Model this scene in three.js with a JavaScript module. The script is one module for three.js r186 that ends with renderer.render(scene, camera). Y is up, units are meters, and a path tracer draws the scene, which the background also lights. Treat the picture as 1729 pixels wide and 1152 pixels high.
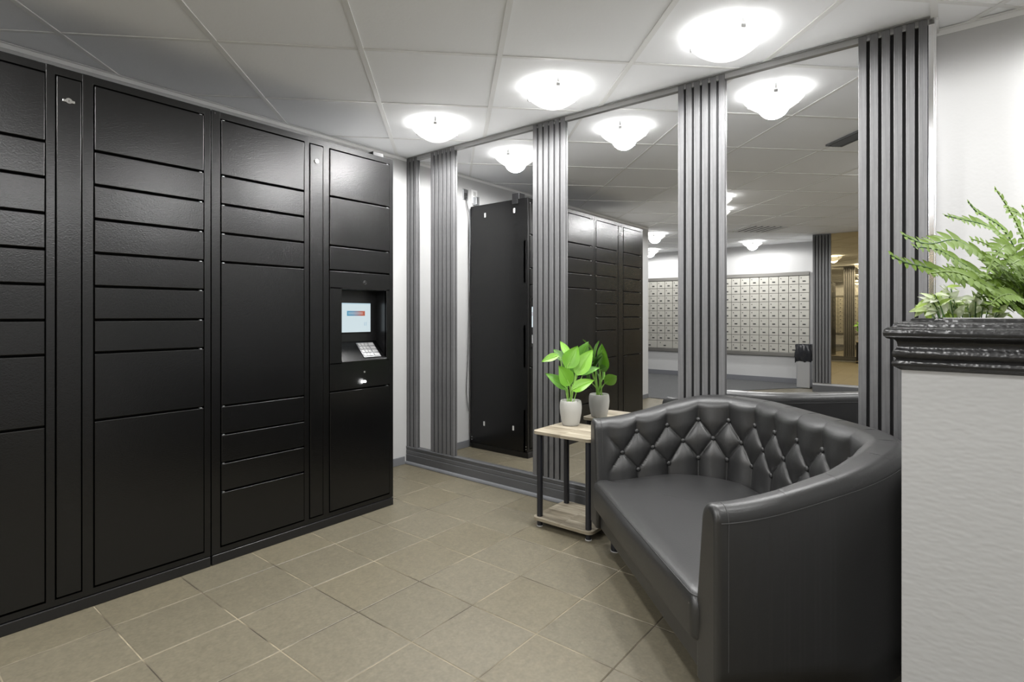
import * as THREE from 'three';
import { RoundedBoxGeometry } from 'three/addons/geometries/RoundedBoxGeometry.js';
import { mergeGeometries, mergeVertices, toCreasedNormals } from 'three/addons/utils/BufferGeometryUtils.js';
import { ImprovedNoise } from 'three/addons/math/ImprovedNoise.js';

// ---------------------------------------------------------------- camera, light, exposure
// Room axes: the locker wall is x = 0, the mirror wall is z = 0, y up, metres.
const scene = new THREE.Scene();
scene.background = new THREE.Color(0x000000);
const CEIL = 2.268;
const FOCAL = 925.8, IMG_W = 1729, IMG_H = 1152, HORIZON = 532.66;
const YAW = THREE.MathUtils.degToRad(38.69);
const CAM = new THREE.Vector3(3.166, 1.103, 2.705);
const camera = new THREE.PerspectiveCamera(2 * Math.atan(IMG_H / 2 / FOCAL) * 180 / Math.PI, IMG_W / IMG_H, 0.05, 60);
camera.position.copy(CAM);
camera.rotation.set(0, YAW, 0);
camera.setViewOffset(IMG_W, IMG_H, 0, IMG_H / 2 - HORIZON, IMG_W, IMG_H);
const renderer = new THREE.WebGLRenderer({ antialias: true });
renderer.toneMapping = THREE.LinearToneMapping;
renderer.toneMappingExposure = 1.0;
renderer.shadowMap.enabled = true;
const LAMP_DOWN = 5.0, LAMP_ALL = 0.10, LAMP_GLOW = 1.05;
const LAMP_COLOR = new THREE.Color(1.0, 0.995, 0.985);

// ---------------------------------------------------------------- helpers
let seed = 20240611;
const rnd = () => { seed = (seed * 1664525 + 1013904223) >>> 0; return seed / 4294967296; };
const rr = (a, b) => a + (b - a) * rnd();
const noise = new ImprovedNoise();
const V = (x, y, z) => new THREE.Vector3(x, y, z);
const taken = {};
function numbered(name) {
  if (!(name in taken)) { taken[name] = 0; return name; }
  taken[name]++; return name + '_' + String(taken[name]).padStart(3, '0');
}
function mesh(name, geo, mat, parent) {
  const m = new THREE.Mesh(geo, mat); m.name = parent ? name : numbered(name);
  m.castShadow = m.receiveShadow = true; (parent || scene).add(m); return m;
}
function tag(o, label, category, group, kind) {
  if (label) o.userData.label = label; if (category) o.userData.category = category;
  if (group) o.userData.group = group; if (kind) o.userData.kind = kind; return o;
}
function thing(name, label, category, pos = [0, 0, 0], turn = 0, group) {
  const o = new THREE.Group(); o.name = numbered(name); o.position.set(...pos); o.rotation.y = turn; scene.add(o);
  return tag(o, label, category, group);
}
function struct(name, geo, mat, label, category = 'wall') { return tag(mesh(name, geo, mat), label, category, null, 'structure'); }
function uvm(geo, s = 1) { // uv in metres, by the way each face points
  const g = geo; if (!g.attributes.normal) g.computeVertexNormals();
  const p = g.attributes.position, n = g.attributes.normal, uv = new Float32Array(p.count * 2);
  for (let i = 0; i < p.count; i++) {
    const ax = Math.abs(n.getX(i)), ay = Math.abs(n.getY(i)), az = Math.abs(n.getZ(i));
    let u, v;
    if (ax >= ay && ax >= az) { u = p.getZ(i); v = p.getY(i); } else if (ay >= az) { u = p.getX(i); v = p.getZ(i); } else { u = p.getX(i); v = p.getY(i); }
    uv[2 * i] = u * s; uv[2 * i + 1] = v * s;
  }
  g.setAttribute('uv', new THREE.BufferAttribute(uv, 2)); return g;
}
function box(x0, x1, y0, y1, z0, z1) { return uvm(new THREE.BoxGeometry(x1 - x0, y1 - y0, z1 - z0).translate((x0 + x1) / 2, (y0 + y1) / 2, (z0 + z1) / 2)); }
function rbox(x0, x1, y0, y1, z0, z1, r = 0.003, seg = 2) { return uvm(new RoundedBoxGeometry(x1 - x0, y1 - y0, z1 - z0, seg, r).translate((x0 + x1) / 2, (y0 + y1) / 2, (z0 + z1) / 2)); }
function merge(list) { return mergeGeometries(list.map(g => { const h = g.index ? g.toNonIndexed() : g; for (const k of Object.keys(h.attributes)) if (!['position', 'normal', 'uv'].includes(k)) h.deleteAttribute(k); return h; })); }
function cyl(r0, r1, h, x, y, z, n = 24) { return new THREE.CylinderGeometry(r1, r0, h, n).translate(x, y + h / 2, z); }
function tube(pts, r, n = 24, rad = 6) { return new THREE.TubeGeometry(new THREE.CatmullRomCurve3(pts.map(p => Array.isArray(p) ? V(...p) : p)), n, r, rad); }
function prism(poly, y0, y1) { // poly: [[x,z],...] convex
  const pos = [], P = poly.slice(); let A = 0;
  for (let i = 0; i < P.length; i++) { const [a, b] = P[i], [c, d] = P[(i + 1) % P.length]; A += a * d - c * b; }
  if (A < 0) P.reverse();
  for (let i = 1; i + 1 < P.length; i++) {
    pos.push(P[0][0], y0, P[0][1], P[i][0], y0, P[i][1], P[i + 1][0], y0, P[i + 1][1]);
    pos.push(P[0][0], y1, P[0][1], P[i + 1][0], y1, P[i + 1][1], P[i][0], y1, P[i][1]);
  }
  for (let i = 0; i < P.length; i++) {
    const [a, b] = P[i], [c, d] = P[(i + 1) % P.length];
    pos.push(a, y0, b, a, y1, b, c, y1, d, a, y0, b, c, y1, d, c, y0, d);
  }
  const g = new THREE.BufferGeometry(); g.setAttribute('position', new THREE.Float32BufferAttribute(pos, 3)); g.computeVertexNormals();
  return uvm(g);
}
function clipPoly(poly, x0, x1, z0, z1) {
  let out = poly;
  for (const [ax, lim, s] of [[0, x0, 1], [0, x1, -1], [1, z0, 1], [1, z1, -1]]) {
    const inp = out; out = [];
    for (let i = 0; i < inp.length; i++) {
      const p = inp[i], q = inp[(i + 1) % inp.length], dp = s * (p[ax] - lim), dq = s * (q[ax] - lim);
      if (dp >= 0) out.push(p);
      if (dp * dq < 0) { const t = dp / (dp - dq); out.push([p[0] + t * (q[0] - p[0]), p[1] + t * (q[1] - p[1])]); }
    }
    if (!out.length) return out;
  }
  return out;
}
const area = P => { let A = 0; for (let i = 0; i < P.length; i++) { const [a, b] = P[i], [c, d] = P[(i + 1) % P.length]; A += a * d - c * b; } return Math.abs(A) / 2; };
function extrudeX(pts, x0, x1) { // pts: [z, y]
  const s = new THREE.Shape(pts.map(([z, y]) => new THREE.Vector2(-z, y)));
  const g = new THREE.ExtrudeGeometry(s, { depth: x1 - x0, bevelEnabled: false }).rotateY(Math.PI / 2).translate(x0, 0, 0);
  return uvm(g);
}
function gridGeo(rows, closeU = false, flip = false) { // rows: array of arrays of Vector3
  const m = rows.length, n = rows[0].length, pos = new Float32Array(m * n * 3), uv = new Float32Array(m * n * 2), idx = [];
  for (let i = 0; i < m; i++) for (let j = 0; j < n; j++) { const p = rows[i][j]; pos.set([p.x, p.y, p.z], (i * n + j) * 3); uv.set([i / (m - 1), j / (n - 1)], (i * n + j) * 2); }
  for (let i = 0; i + 1 < m; i++) for (let j = 0; j < (closeU ? n : n - 1); j++) {
    const j2 = (j + 1) % n, A = i * n + j, B = (i + 1) * n + j, C = (i + 1) * n + j2, D = i * n + j2;
    flip ? idx.push(A, C, B, A, D, C) : idx.push(A, B, C, A, C, D);
  }
  const g = new THREE.BufferGeometry(); g.setAttribute('position', new THREE.BufferAttribute(pos, 3)); g.setAttribute('uv', new THREE.BufferAttribute(uv, 2)); g.setIndex(idx); g.computeVertexNormals(); return g;
}

// ---------------------------------------------------------------- textures and materials
function tex(w, h, fn, srgb, rep = 1, repY = rep) {
  const d = new Uint8Array(w * h * 4);
  for (let y = 0; y < h; y++) for (let x = 0; x < w; x++) { const c = fn(x, y); const o = (y * w + x) * 4; if (Array.isArray(c)) { d[o] = c[0]; d[o + 1] = c[1]; d[o + 2] = c[2]; } else d[o] = d[o + 1] = d[o + 2] = c; d[o + 3] = 255; }
  const t = new THREE.DataTexture(d, w, h, THREE.RGBAFormat); t.wrapS = t.wrapT = THREE.RepeatWrapping; t.magFilter = THREE.LinearFilter; t.minFilter = THREE.LinearMipmapLinearFilter; t.generateMipmaps = true;
  if (srgb) t.colorSpace = THREE.SRGBColorSpace; t.repeat.set(rep, repY); t.needsUpdate = true; return t;
}
function blurred(n, passes, s) { // tiling smooth random field 0..1
  let q = s; const r = () => { q = (q * 1664525 + 1013904223) >>> 0; return q / 4294967296; };
  let f = new Float32Array(n * n).map(() => r());
  for (let k = 0; k < passes; k++) {
    const g = new Float32Array(n * n);
    for (let y = 0; y < n; y++) for (let x = 0; x < n; x++) { let a = 0; for (let j = -1; j <= 1; j++) for (let i = -1; i <= 1; i++) a += f[((y + j + n) % n) * n + (x + i + n) % n]; g[y * n + x] = a / 9; }
    f = g;
  }
  let lo = 1, hi = 0; for (const v of f) { lo = Math.min(lo, v); hi = Math.max(hi, v); }
  return f.map(v => (v - lo) / (hi - lo));
}
const N = 256, fineA = blurred(N, 1, 11), fineB = blurred(N, 3, 23), midA = blurred(N, 8, 37), bigA = blurred(N, 24, 53);
const at = (f, x, y) => f[((y % N + N) % N) * N + (x % N + N) % N];
const peelTex = tex(N, N, (x, y) => 255 * (0.6 * at(fineB, x, y) + 0.4 * at(midA, x, y)), false, 2.2);
const powderTex = tex(N, N, (x, y) => 255 * Math.min(1, Math.max(0, 0.5 + 1.3 * (0.5 * at(fineB, x, y) + 0.5 * at(fineA, x, y) - 0.5))), false, 4.2);
const leatherTex = tex(N, N, (x, y) => 255 * Math.pow(at(fineB, x, y), 0.6), false, 6);
const lumpTex = tex(N, N, (x, y) => 255 * (0.45 * at(midA, x, y) + 0.35 * at(fineB, x, y) + 0.2 * at(bigA, x, y)), false, 4);
const brushTex = tex(N, N, (x, y) => { let a = 0; for (let k = -5; k <= 5; k++) a += at(fineB, x + k, y); return 255 * Math.min(1, Math.max(0, (a / 11 - 0.5) * 2.2 + 0.5)); }, false, 3);
const tileColor = tex(N, N, (x, y) => { const v = 1 + 0.16 * (at(fineB, x, y) - 0.5) + 0.12 * (at(midA, x, y) - 0.5) + 0.08 * (at(bigA, x, y) - 0.5) - (at(fineA, x, y) > 0.84 ? 0.1 : 0); return [110 * v, 104 * v, 88 * v]; }, true, 2.4);
const tileBump = tex(N, N, (x, y) => 255 * (0.55 * at(fineB, x, y) + 0.45 * at(midA, x, y)), false, 2.4);
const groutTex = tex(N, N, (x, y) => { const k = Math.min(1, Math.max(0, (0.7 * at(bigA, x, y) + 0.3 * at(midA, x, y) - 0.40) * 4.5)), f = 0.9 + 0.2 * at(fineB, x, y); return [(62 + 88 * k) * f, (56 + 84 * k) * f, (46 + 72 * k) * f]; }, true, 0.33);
const carpetTex = tex(N, N, (x, y) => { const v = 0.5 + 1.0 * (at(fineA, x, y)) * 0.9; return [96 * v, 97 * v, 98 * v]; }, true, 3);
const woodTex = tex(512, 512, (x, y) => {
  const yy = y / 512, xx = x / 512, w = noise.noise(xx * 2.2, yy * 26, 1.3) * 0.5 + noise.noise(xx * 6, yy * 90, 4.1) * 0.35 + noise.noise(xx * 1.2, yy * 7, 8.7) * 0.5;
  const k = Math.max(-0.55, Math.min(0.4, w)); return [157 + 74 * k, 148 + 74 * k, 130 + 74 * k];
}, true, 2.6);
const streakTex = tex(128, 512, (x, y) => { const w = noise.noise(x * 0.17, y * 0.006, 2.2) * 0.6 + noise.noise(x * 0.6, y * 0.015, 7.2) * 0.5; const v = 101 + 24 * w + 10 * (at(midA, x, y) - 0.5); return [v * 0.99, v * 0.99, v * 1.0]; }, true, 9, 0.9);
const M = {};
const std = (o) => new THREE.MeshStandardMaterial(o), phy = (o) => new THREE.MeshPhysicalMaterial(o);
const lin = (r, g, b) => new THREE.Color().setRGB(r, g, b);
M.wall = std({ color: lin(0.50, 0.50, 0.498), roughness: 0.55, bumpMap: peelTex, bumpScale: 0.0006 });
M.brushed = std({ color: lin(0.38, 0.38, 0.378), roughness: 0.42, bumpMap: brushTex, bumpScale: 0.0005 });
M.ceilTile = std({ color: lin(0.90, 0.91, 0.925), roughness: 0.85, bumpMap: peelTex, bumpScale: 0.0004 });
M.grid = std({ color: lin(0.78, 0.78, 0.77), roughness: 0.35 });
M.tile = std({ map: tileColor, roughness: 0.5, bumpMap: tileBump, bumpScale: 0.0006 });
M.tileB = std({ map: tileColor, color: lin(0.94, 0.94, 0.93), roughness: 0.5, bumpMap: tileBump, bumpScale: 0.0006 });
M.tileC = std({ map: tileColor, color: lin(1.0, 0.99, 0.96), roughness: 0.46, bumpMap: tileBump, bumpScale: 0.0005 });
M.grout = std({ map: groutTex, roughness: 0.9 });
M.carpet = std({ map: carpetTex, roughness: 1, bumpMap: tileBump, bumpScale: 0.003 });
M.black = std({ color: lin(0.0018, 0.0018, 0.0019), roughness: 0.25, bumpMap: powderTex, bumpScale: 0.00032 });
M.blackSmooth = std({ color: lin(0.008, 0.008, 0.0085), roughness: 0.28 });
M.void = std({ color: lin(0.003, 0.003, 0.003), roughness: 0.9 });
M.chrome = std({ color: lin(0.82, 0.82, 0.83), metalness: 1, roughness: 0.16 });
M.steel = std({ color: lin(0.55, 0.56, 0.58), metalness: 1, roughness: 0.34 });
M.nickel = std({ color: lin(0.72, 0.72, 0.72), metalness: 1, roughness: 0.3 });
M.mirror = std({ color: lin(0.80, 0.80, 0.80), metalness: 1, roughness: 0.0 });
M.bronzeMirror = std({ color: lin(0.70, 0.57, 0.34), metalness: 1, roughness: 0.0 });
M.slat = std({ map: streakTex, roughness: 0.42, metalness: 0.15 });
M.slatBack = std({ color: lin(0.012, 0.012, 0.013), roughness: 0.7 });
M.base = std({ color: lin(0.085, 0.087, 0.092), roughness: 0.38, bumpMap: lumpTex, bumpScale: 0.0006 });
M.cove = std({ color: lin(0.16, 0.165, 0.175), roughness: 0.45 });
M.leather = phy({ color: lin(0.013, 0.013, 0.0132), roughness: 0.42, ior: 1.7, bumpMap: leatherTex, bumpScale: 0.00025, specularIntensity: 1 });
M.stitch = std({ color: lin(0.05, 0.05, 0.05), roughness: 0.6 });
M.moulding = std({ color: lin(0.014, 0.014, 0.0145), roughness: 0.3, bumpMap: lumpTex, bumpScale: 0.0022 });
M.wood = std({ map: woodTex, roughness: 0.55 });
M.legPipe = std({ color: lin(0.014, 0.015, 0.02), roughness: 0.38 });
M.pot = std({ color: lin(0.42, 0.415, 0.39), roughness: 0.8, bumpMap: lumpTex, bumpScale: 0.0008 });
M.soil = std({ color: lin(0.06, 0.045, 0.03), roughness: 1, bumpMap: lumpTex, bumpScale: 0.006 });
M.glassLamp = std({ color: lin(0.9, 0.9, 0.89), roughness: 0.25, emissive: lin(1, 0.995, 0.985), emissiveIntensity: LAMP_GLOW });
M.white = std({ color: lin(0.78, 0.78, 0.77), roughness: 0.5 });
M.mailbox = std({ color: lin(0.47, 0.46, 0.415), roughness: 0.36, metalness: 0.35 });
M.mailFrame = std({ color: lin(0.20, 0.195, 0.18), roughness: 0.4, metalness: 0.6 });
M.plate = std({ color: lin(0.03, 0.03, 0.03), roughness: 0.5 });
M.bag = phy({ color: lin(0.012, 0.013, 0.017), roughness: 0.22 });
M.key = std({ color: lin(0.55, 0.55, 0.55), roughness: 0.35, metalness: 0.6 });
M.led = std({ color: lin(0.9, 0.9, 0.9), emissive: lin(1, 1, 0.98), emissiveIntensity: 14 });
M.vent = std({ color: lin(0.5, 0.5, 0.49), roughness: 0.5 });
const leafMat = (r, g, b, rough = 0.42) => phy({ color: lin(r, g, b), roughness: rough, transmission: 0.22, thickness: 0, side: THREE.DoubleSide });
M.leaf = [leafMat(0.15, 0.37, 0.025), leafMat(0.20, 0.44, 0.04), leafMat(0.11, 0.29, 0.03), leafMat(0.085, 0.20, 0.04)];
M.stem = std({ color: lin(0.26, 0.48, 0.09), roughness: 0.5 });
M.fern = leafMat(0.125, 0.215, 0.011, 0.7);
M.rachis = std({ color: lin(0.06, 0.13, 0.03), roughness: 0.5 });
M.variegated = [leafMat(0.52, 0.62, 0.30), leafMat(0.66, 0.72, 0.52), leafMat(0.36, 0.50, 0.10), leafMat(0.72, 0.75, 0.62)];

// ---------------------------------------------------------------- the room shell
const XR = 6.0, ZF = 7.0, ZOPP = 6.2, XOPP = 1.6, ZL = 4.15, XL = -3.0, MIRX = 3.115, ZREC = -0.14;
struct('wall_left', box(-0.14, 0, 0, CEIL + 0.05, -0.14, ZL), M.wall, 'white painted wall behind the black parcel lockers');
struct('wall_back', box(0, MIRX, 0, CEIL + 0.05, ZREC, -0.014), M.wall, 'wall carrying the tall mirrors and slatted panels');
struct('wall_back_recess', box(MIRX - 0.2, XR, 0, CEIL + 0.05, ZREC - 0.12, ZREC), M.wall, 'white wall behind the fern planter');
struct('wall_right', box(XR, XR + 0.12, 0, CEIL + 0.05, ZREC - 0.12, ZOPP + 0.12), M.wall, 'white wall closing the lobby side');
struct('wall_opposite', box(XOPP, XR, 0, CEIL + 0.05, ZOPP, ZOPP + 0.1), M.wall, 'wall carrying slatted panel and bronze mirror across the lobby');
struct('wall_return', box(XOPP, XOPP + 0.1, 0, CEIL + 0.05, ZOPP + 0.1, ZF), M.wall, 'short white return wall beside the mailboxes');
struct('wall_mailboxes', box(XL, XOPP + 0.1, 0, CEIL + 0.05, ZF, ZF + 0.12), M.wall, 'white wall carrying the mailboxes');
struct('wall_far_left', box(XL - 0.12, XL, 0, CEIL + 0.05, ZL - 0.14, ZF + 0.12), M.wall, 'white end wall of the mail room');
struct('wall_mailroom', box(XL, -0.14, 0, CEIL + 0.05, ZL - 0.14, ZL), M.wall, 'white wall of the mail room facing the mailboxes');

// floor: grout bed with real tiles in it
const PX = 0.2998, PZ = 0.3012, OX = 0.845 - 3 * PX, OZ = 1.773 - 6 * PZ; // joint lines at OX + i PX, OZ + j PZ
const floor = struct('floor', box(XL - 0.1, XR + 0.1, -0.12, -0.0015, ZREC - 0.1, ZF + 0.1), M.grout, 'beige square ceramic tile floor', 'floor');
{
  const J = 0.0035, b = 0.0022;
  const tileGeo = (x0, x1, z0, z1) => {
    const T = [[x0 + b, z0 + b], [x1 - b, z0 + b], [x1 - b, z1 - b], [x0 + b, z1 - b]], B = [[x0, z0], [x1, z0], [x1, z1], [x0, z1]], p = [];
    const q = (a, c, d, e) => p.push(...a, ...d, ...c, ...a, ...e, ...d);
    const t = k => [T[k][0], 0, T[k][1]], e = k => [B[k][0], -0.0014, B[k][1]], g0 = k => [B[k][0], -0.008, B[k][1]];
    q(t(0), t(1), t(2), t(3));
    for (let k = 0; k < 4; k++) { const k2 = (k + 1) % 4; q(e(k), e(k2), t(k2), t(k)); q(g0(k), g0(k2), e(k2), e(k)); }
    const g = new THREE.BufferGeometry(); g.setAttribute('position', new THREE.Float32BufferAttribute(p, 3)); g.computeVertexNormals(); return uvm(g);
  };
  const rest = [], mats = [M.tile, M.tileB, M.tileC, M.tile];
  for (let i = -12; i < 19; i++) for (let j = -1; j < 24; j++) {
    let x0 = OX + i * PX + J / 2, x1 = OX + (i + 1) * PX - J / 2, z0 = OZ + j * PZ + J / 2, z1 = OZ + (j + 1) * PZ - J / 2;
    x0 = Math.max(x0, z0 < ZL ? 0 : XL); x1 = Math.min(x1, XR); z0 = Math.max(z0, x0 > MIRX - 0.2 ? ZREC : -0.012); z1 = Math.min(z1, ZF);
    if (x1 - x0 < 0.01 || z1 - z0 < 0.01) continue;
    if (z0 > 4.0 && x0 < 0.0) continue;
    const g = tileGeo(x0, x1, z0, z1);
    if (x1 < 4.1 && z1 < 4.2) { const m = mesh('floor_tile', g, mats[Math.floor(rnd() * 4)], floor); const dy = rr(-0.0003, 0.0003); m.position.y = dy; }
    else rest.push(g);
  }
  tag(mesh('floor_tiles_rest', merge(rest), M.tile, floor), null, null, null, 'stuff');
}
{
  const s = new THREE.Shape([[XL, ZL], [0.0, ZL], [0.42, 4.13], [0.52, 4.75], [0.72, 5.5], [1.2, 6.25], [XOPP, 6.7], [XOPP, ZF], [XL, ZF]].map(([x, z]) => new THREE.Vector2(x, -z)));
  const g = new THREE.ExtrudeGeometry(s, { depth: 0.008, bevelEnabled: false }).rotateX(-Math.PI / 2).translate(0, 0.0005, 0);
  struct('floor_carpet', uvm(g), M.carpet, 'dark grey carpet in front of the mailboxes', 'carpet');
}

// ceiling: slab, lay-in tiles and grid bars at 45 degrees to the walls
const ceiling = struct('ceiling', box(XL - 0.1, XR + 0.1, CEIL + 0.03, CEIL + 0.13, ZREC - 0.1, ZF + 0.1), M.ceilTile, 'suspended ceiling of white square tiles laid diagonally', 'ceiling');
const CS = 0.4313, CX = 0.284, CZ = 0.38;
const rects = [[0, XR, ZREC, ZF], [XL, 0, ZL, ZF]];
{
  const k = CS - 0.012;
  for (let i = -9; i < 15; i++) for (let j = -2; j < 17; j++) if ((i + j) & 1) {
    const cx = CX + i * CS, cz = CZ + j * CS, dia = [[cx + k, cz], [cx, cz + k], [cx - k, cz], [cx, cz - k]];
    for (const r of rects) {
      const P = clipPoly(dia, ...r); if (P.length < 3 || area(P) < 0.004) continue;
      mesh('ceiling_tile', prism(P, CEIL + 0.004, CEIL + 0.028), M.ceilTile, ceiling);
    }
  }
  const bar = (c, sgn, w) => { // line x - sgn*z = c
    for (const r of rects) {
      const L = 12, d = w / 2 * Math.SQRT2, P0 = [];
      const strip = sgn > 0 ? [[c - L, -L - 0], [c + L, L], [c + L + d, L - d], [c - L + d, -L - d]].map(([x, z]) => [x - d / 2, z + d / 2])
        : [[c - L, L], [c + L, -L], [c + L + d, -L + d], [c - L + d, L + d]].map(([x, z]) => [x - d / 2, z - d / 2]);
      const P = clipPoly(strip, ...r); if (P.length < 3 || area(P) < 0.001) continue;
      mesh('grid_bar', prism(P, CEIL + (sgn > 0 ? 0 : 0.0008), CEIL + 0.006), M.grid, ceiling);
      mesh('grid_bar', prism(clipPoly(strip.map(([x, z]) => [x, z]), ...r), CEIL + 0.006, CEIL + 0.012), M.grid, ceiling);
    }
  };
  for (let n = -9; n < 9; n++) bar(CX - CZ + n * 2 * CS, 1, 0.024);
  for (let n = -3; n < 16; n++) bar(CX + CZ + n * 2 * CS, -1, 0.018);
}
// wall angles under the ceiling
struct('trim_1', merge([box(0, 0.003, CEIL - 0.02, CEIL, 0, ZL), box(0, 0.02, CEIL - 0.0015, CEIL + 0.001, 0, ZL)]), M.grid, 'thin white ceiling angle above the lockers', 'trim');
struct('trim_2', merge([box(0, MIRX, CEIL - 0.026, CEIL, -0.012, 0.006), box(0, MIRX, CEIL - 0.0015, CEIL + 0.001, -0.012, 0.018)]), std({ color: lin(0.32, 0.32, 0.315), roughness: 0.35, metalness: 0.3 }), 'grey ceiling angle above the tall mirrors', 'trim');
struct('trim_3', merge([box(MIRX, XR, CEIL - 0.022, CEIL, ZREC, ZREC + 0.003), box(MIRX, XR, CEIL - 0.0015, CEIL + 0.001, ZREC, ZREC + 0.02)]), M.grid, 'thin white ceiling angle above the planter wall', 'trim');
struct('trim_4', merge([box(MIRX - 0.012, MIRX + 0.012, CEIL - 0.002, CEIL + 0.003, ZREC, 2.6), box(MIRX + 0.001, MIRX + 0.012, CEIL - 0.01, CEIL, ZREC, 0.0)]), M.grid, 'grey metal bar crossing the ceiling from the mirror wall', 'trim');
// baseboards
const BB = 0.131;
struct('baseboard_back', extrudeX([[-0.014, 0], [0.014, 0], [0.014, 0.070], [0.011, 0.074], [0.013, 0.078], [0.013, 0.100], [0.009, 0.104], [0.011, 0.110], [0.011, 0.118], [0.0145, 0.121], [0.0145, 0.128], [0.011, BB], [-0.014, BB]], 0.001, MIRX), M.base, 'charcoal moulded baseboard below the tall mirrors', 'baseboard');
{
  const prof = [[0.014, 0]]; for (let k = 0; k <= 6; k++) { const t = k / 6 * Math.PI / 2; prof.push([0.014 + 0.014 * Math.cos(t), 0.002 + 0.02 * Math.sin(t)]); }
  struct('trim_5', extrudeX(prof, 0.001, 3.08), M.cove, 'grey rounded shoe strip along the charcoal baseboard', 'trim');
}
struct('baseboard_left', merge([rbox(-0.002, 0.008, 0, 0.058, 0.0285, ZL, 0.003)]), M.cove, 'dark grey baseboard on the locker wall', 'baseboard');
struct('baseboard_mailboxes', rbox(XL, XOPP, 0.008, 0.09, ZF - 0.012, ZF + 0.002, 0.004), std({ color: lin(0.16, 0.165, 0.18), roughness: 0.4 }), 'blue grey baseboard below the mailboxes', 'baseboard');
struct('baseboard_opposite', rbox(XOPP, XR, 0, 0.1, ZOPP - 0.02, ZOPP + 0.002, 0.004), M.base, 'charcoal baseboard below the bronze mirror', 'baseboard');

// ---------------------------------------------------------------- mirrors and slatted panels
const SP = 0.0405, SW = 0.0285;
const panelW = n => (n - 1) * SP + SW;
function slatPanel(x0, n, label, z, face) { // face +1: towards +z
  const t = thing('slat_panel', label, 'slat panel', [x0, 0, z], 0, 'slatted wall panels');
  const w = panelW(n), y0 = BB, y1 = CEIL - 0.003;
  mesh('backing_board', box(0, w, y0, y1, Math.min(0, face * 0.006), Math.max(0, face * 0.006)), M.slatBack, t);
  const g = uvm(new RoundedBoxGeometry(SW, y1 - y0, 0.016, 2, 0.0022));
  for (let k = 0; k < n; k++) { const s = mesh('slat', g, M.slat, t); s.position.set(k * SP + SW / 2, (y0 + y1) / 2, face * (0.006 + 0.008)); }
  mesh('top_rail', box(0, w, y1 - 0.014, y1, Math.min(face * 0.006, face * 0.018), Math.max(face * 0.006, face * 0.018)), M.slat, t);
  return t;
}
const ZB = -0.012; // backing plane of panels and mirrors
slatPanel(0.002, 3, 'narrow charcoal slatted panel of three slats in the corner beside the lockers', ZB, 1);
slatPanel(0.262, 6, 'charcoal slatted panel between the narrow corner mirror and the mirror showing the locker side', ZB, 1);
slatPanel(1.170, 6, 'charcoal slatted panel rising behind the side table', ZB, 1);
slatPanel(2.085, 6, 'charcoal slatted panel rising behind the far end of the sofa', ZB, 1);
slatPanel(2.863, 6, 'charcoal slatted panel with chrome edge beside the fern planter', ZB, 1);
const mir = [[0.002 + panelW(3), 0.262, 'very narrow tall mirror strip in the corner beside the lockers'], [0.262 + panelW(6), 1.170, 'tall mirror reflecting the side of the lockers'], [1.170 + panelW(6), 2.085, 'tall mirror reflecting the locker doors, behind the potted plant'], [2.085 + panelW(6), 2.863, 'tall mirror reflecting the mailboxes, behind the sofa']];
for (const [x0, x1, label] of mir) {
  const t = thing('wall_mirror', label, 'mirror', [x0, BB, ZB], 0, 'tall mirrors on the slatted wall');
  mesh('mirror_glass', new THREE.BoxGeometry(x1 - x0, CEIL - 0.003 - BB, 0.004).translate((x1 - x0) / 2, (CEIL - 0.003 - BB) / 2, 0.002), M.mirror, t);
}
{
  const t = thing('corner_trim', 'bright chrome corner strip at the end of the mirror wall', 'trim', [3.094, BB, 0]);
  mesh('flange', rbox(0.001, 0.022, 0, CEIL - BB - 0.003, -0.012, 0.006, 0.003), M.chrome, t);
  mesh('side_flange', rbox(0.021, 0.027, 0, CEIL - BB - 0.003, -0.139, 0.004, 0.002), M.chrome, t);
}
// across the lobby
slatPanel(XOPP + 0.004, 6, 'charcoal slatted panel beside the waste bin across the lobby', ZOPP, -1);
{
  const t = thing('wall_mirror', 'bronze tinted tall mirror across the lobby beside the mailboxes', 'mirror', [XOPP + 0.004 + panelW(6), BB, ZOPP]);
  mesh('mirror_glass', new THREE.BoxGeometry(1.2, CEIL - 0.003 - BB, 0.006).translate(0.6, (CEIL - 0.003 - BB) / 2, -0.003), M.bronzeMirror, t);
}
slatPanel(XOPP + 0.004 + panelW(6) + 1.2, 6, 'charcoal slatted panel at the far end of the bronze mirror', ZOPP, -1);

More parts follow.
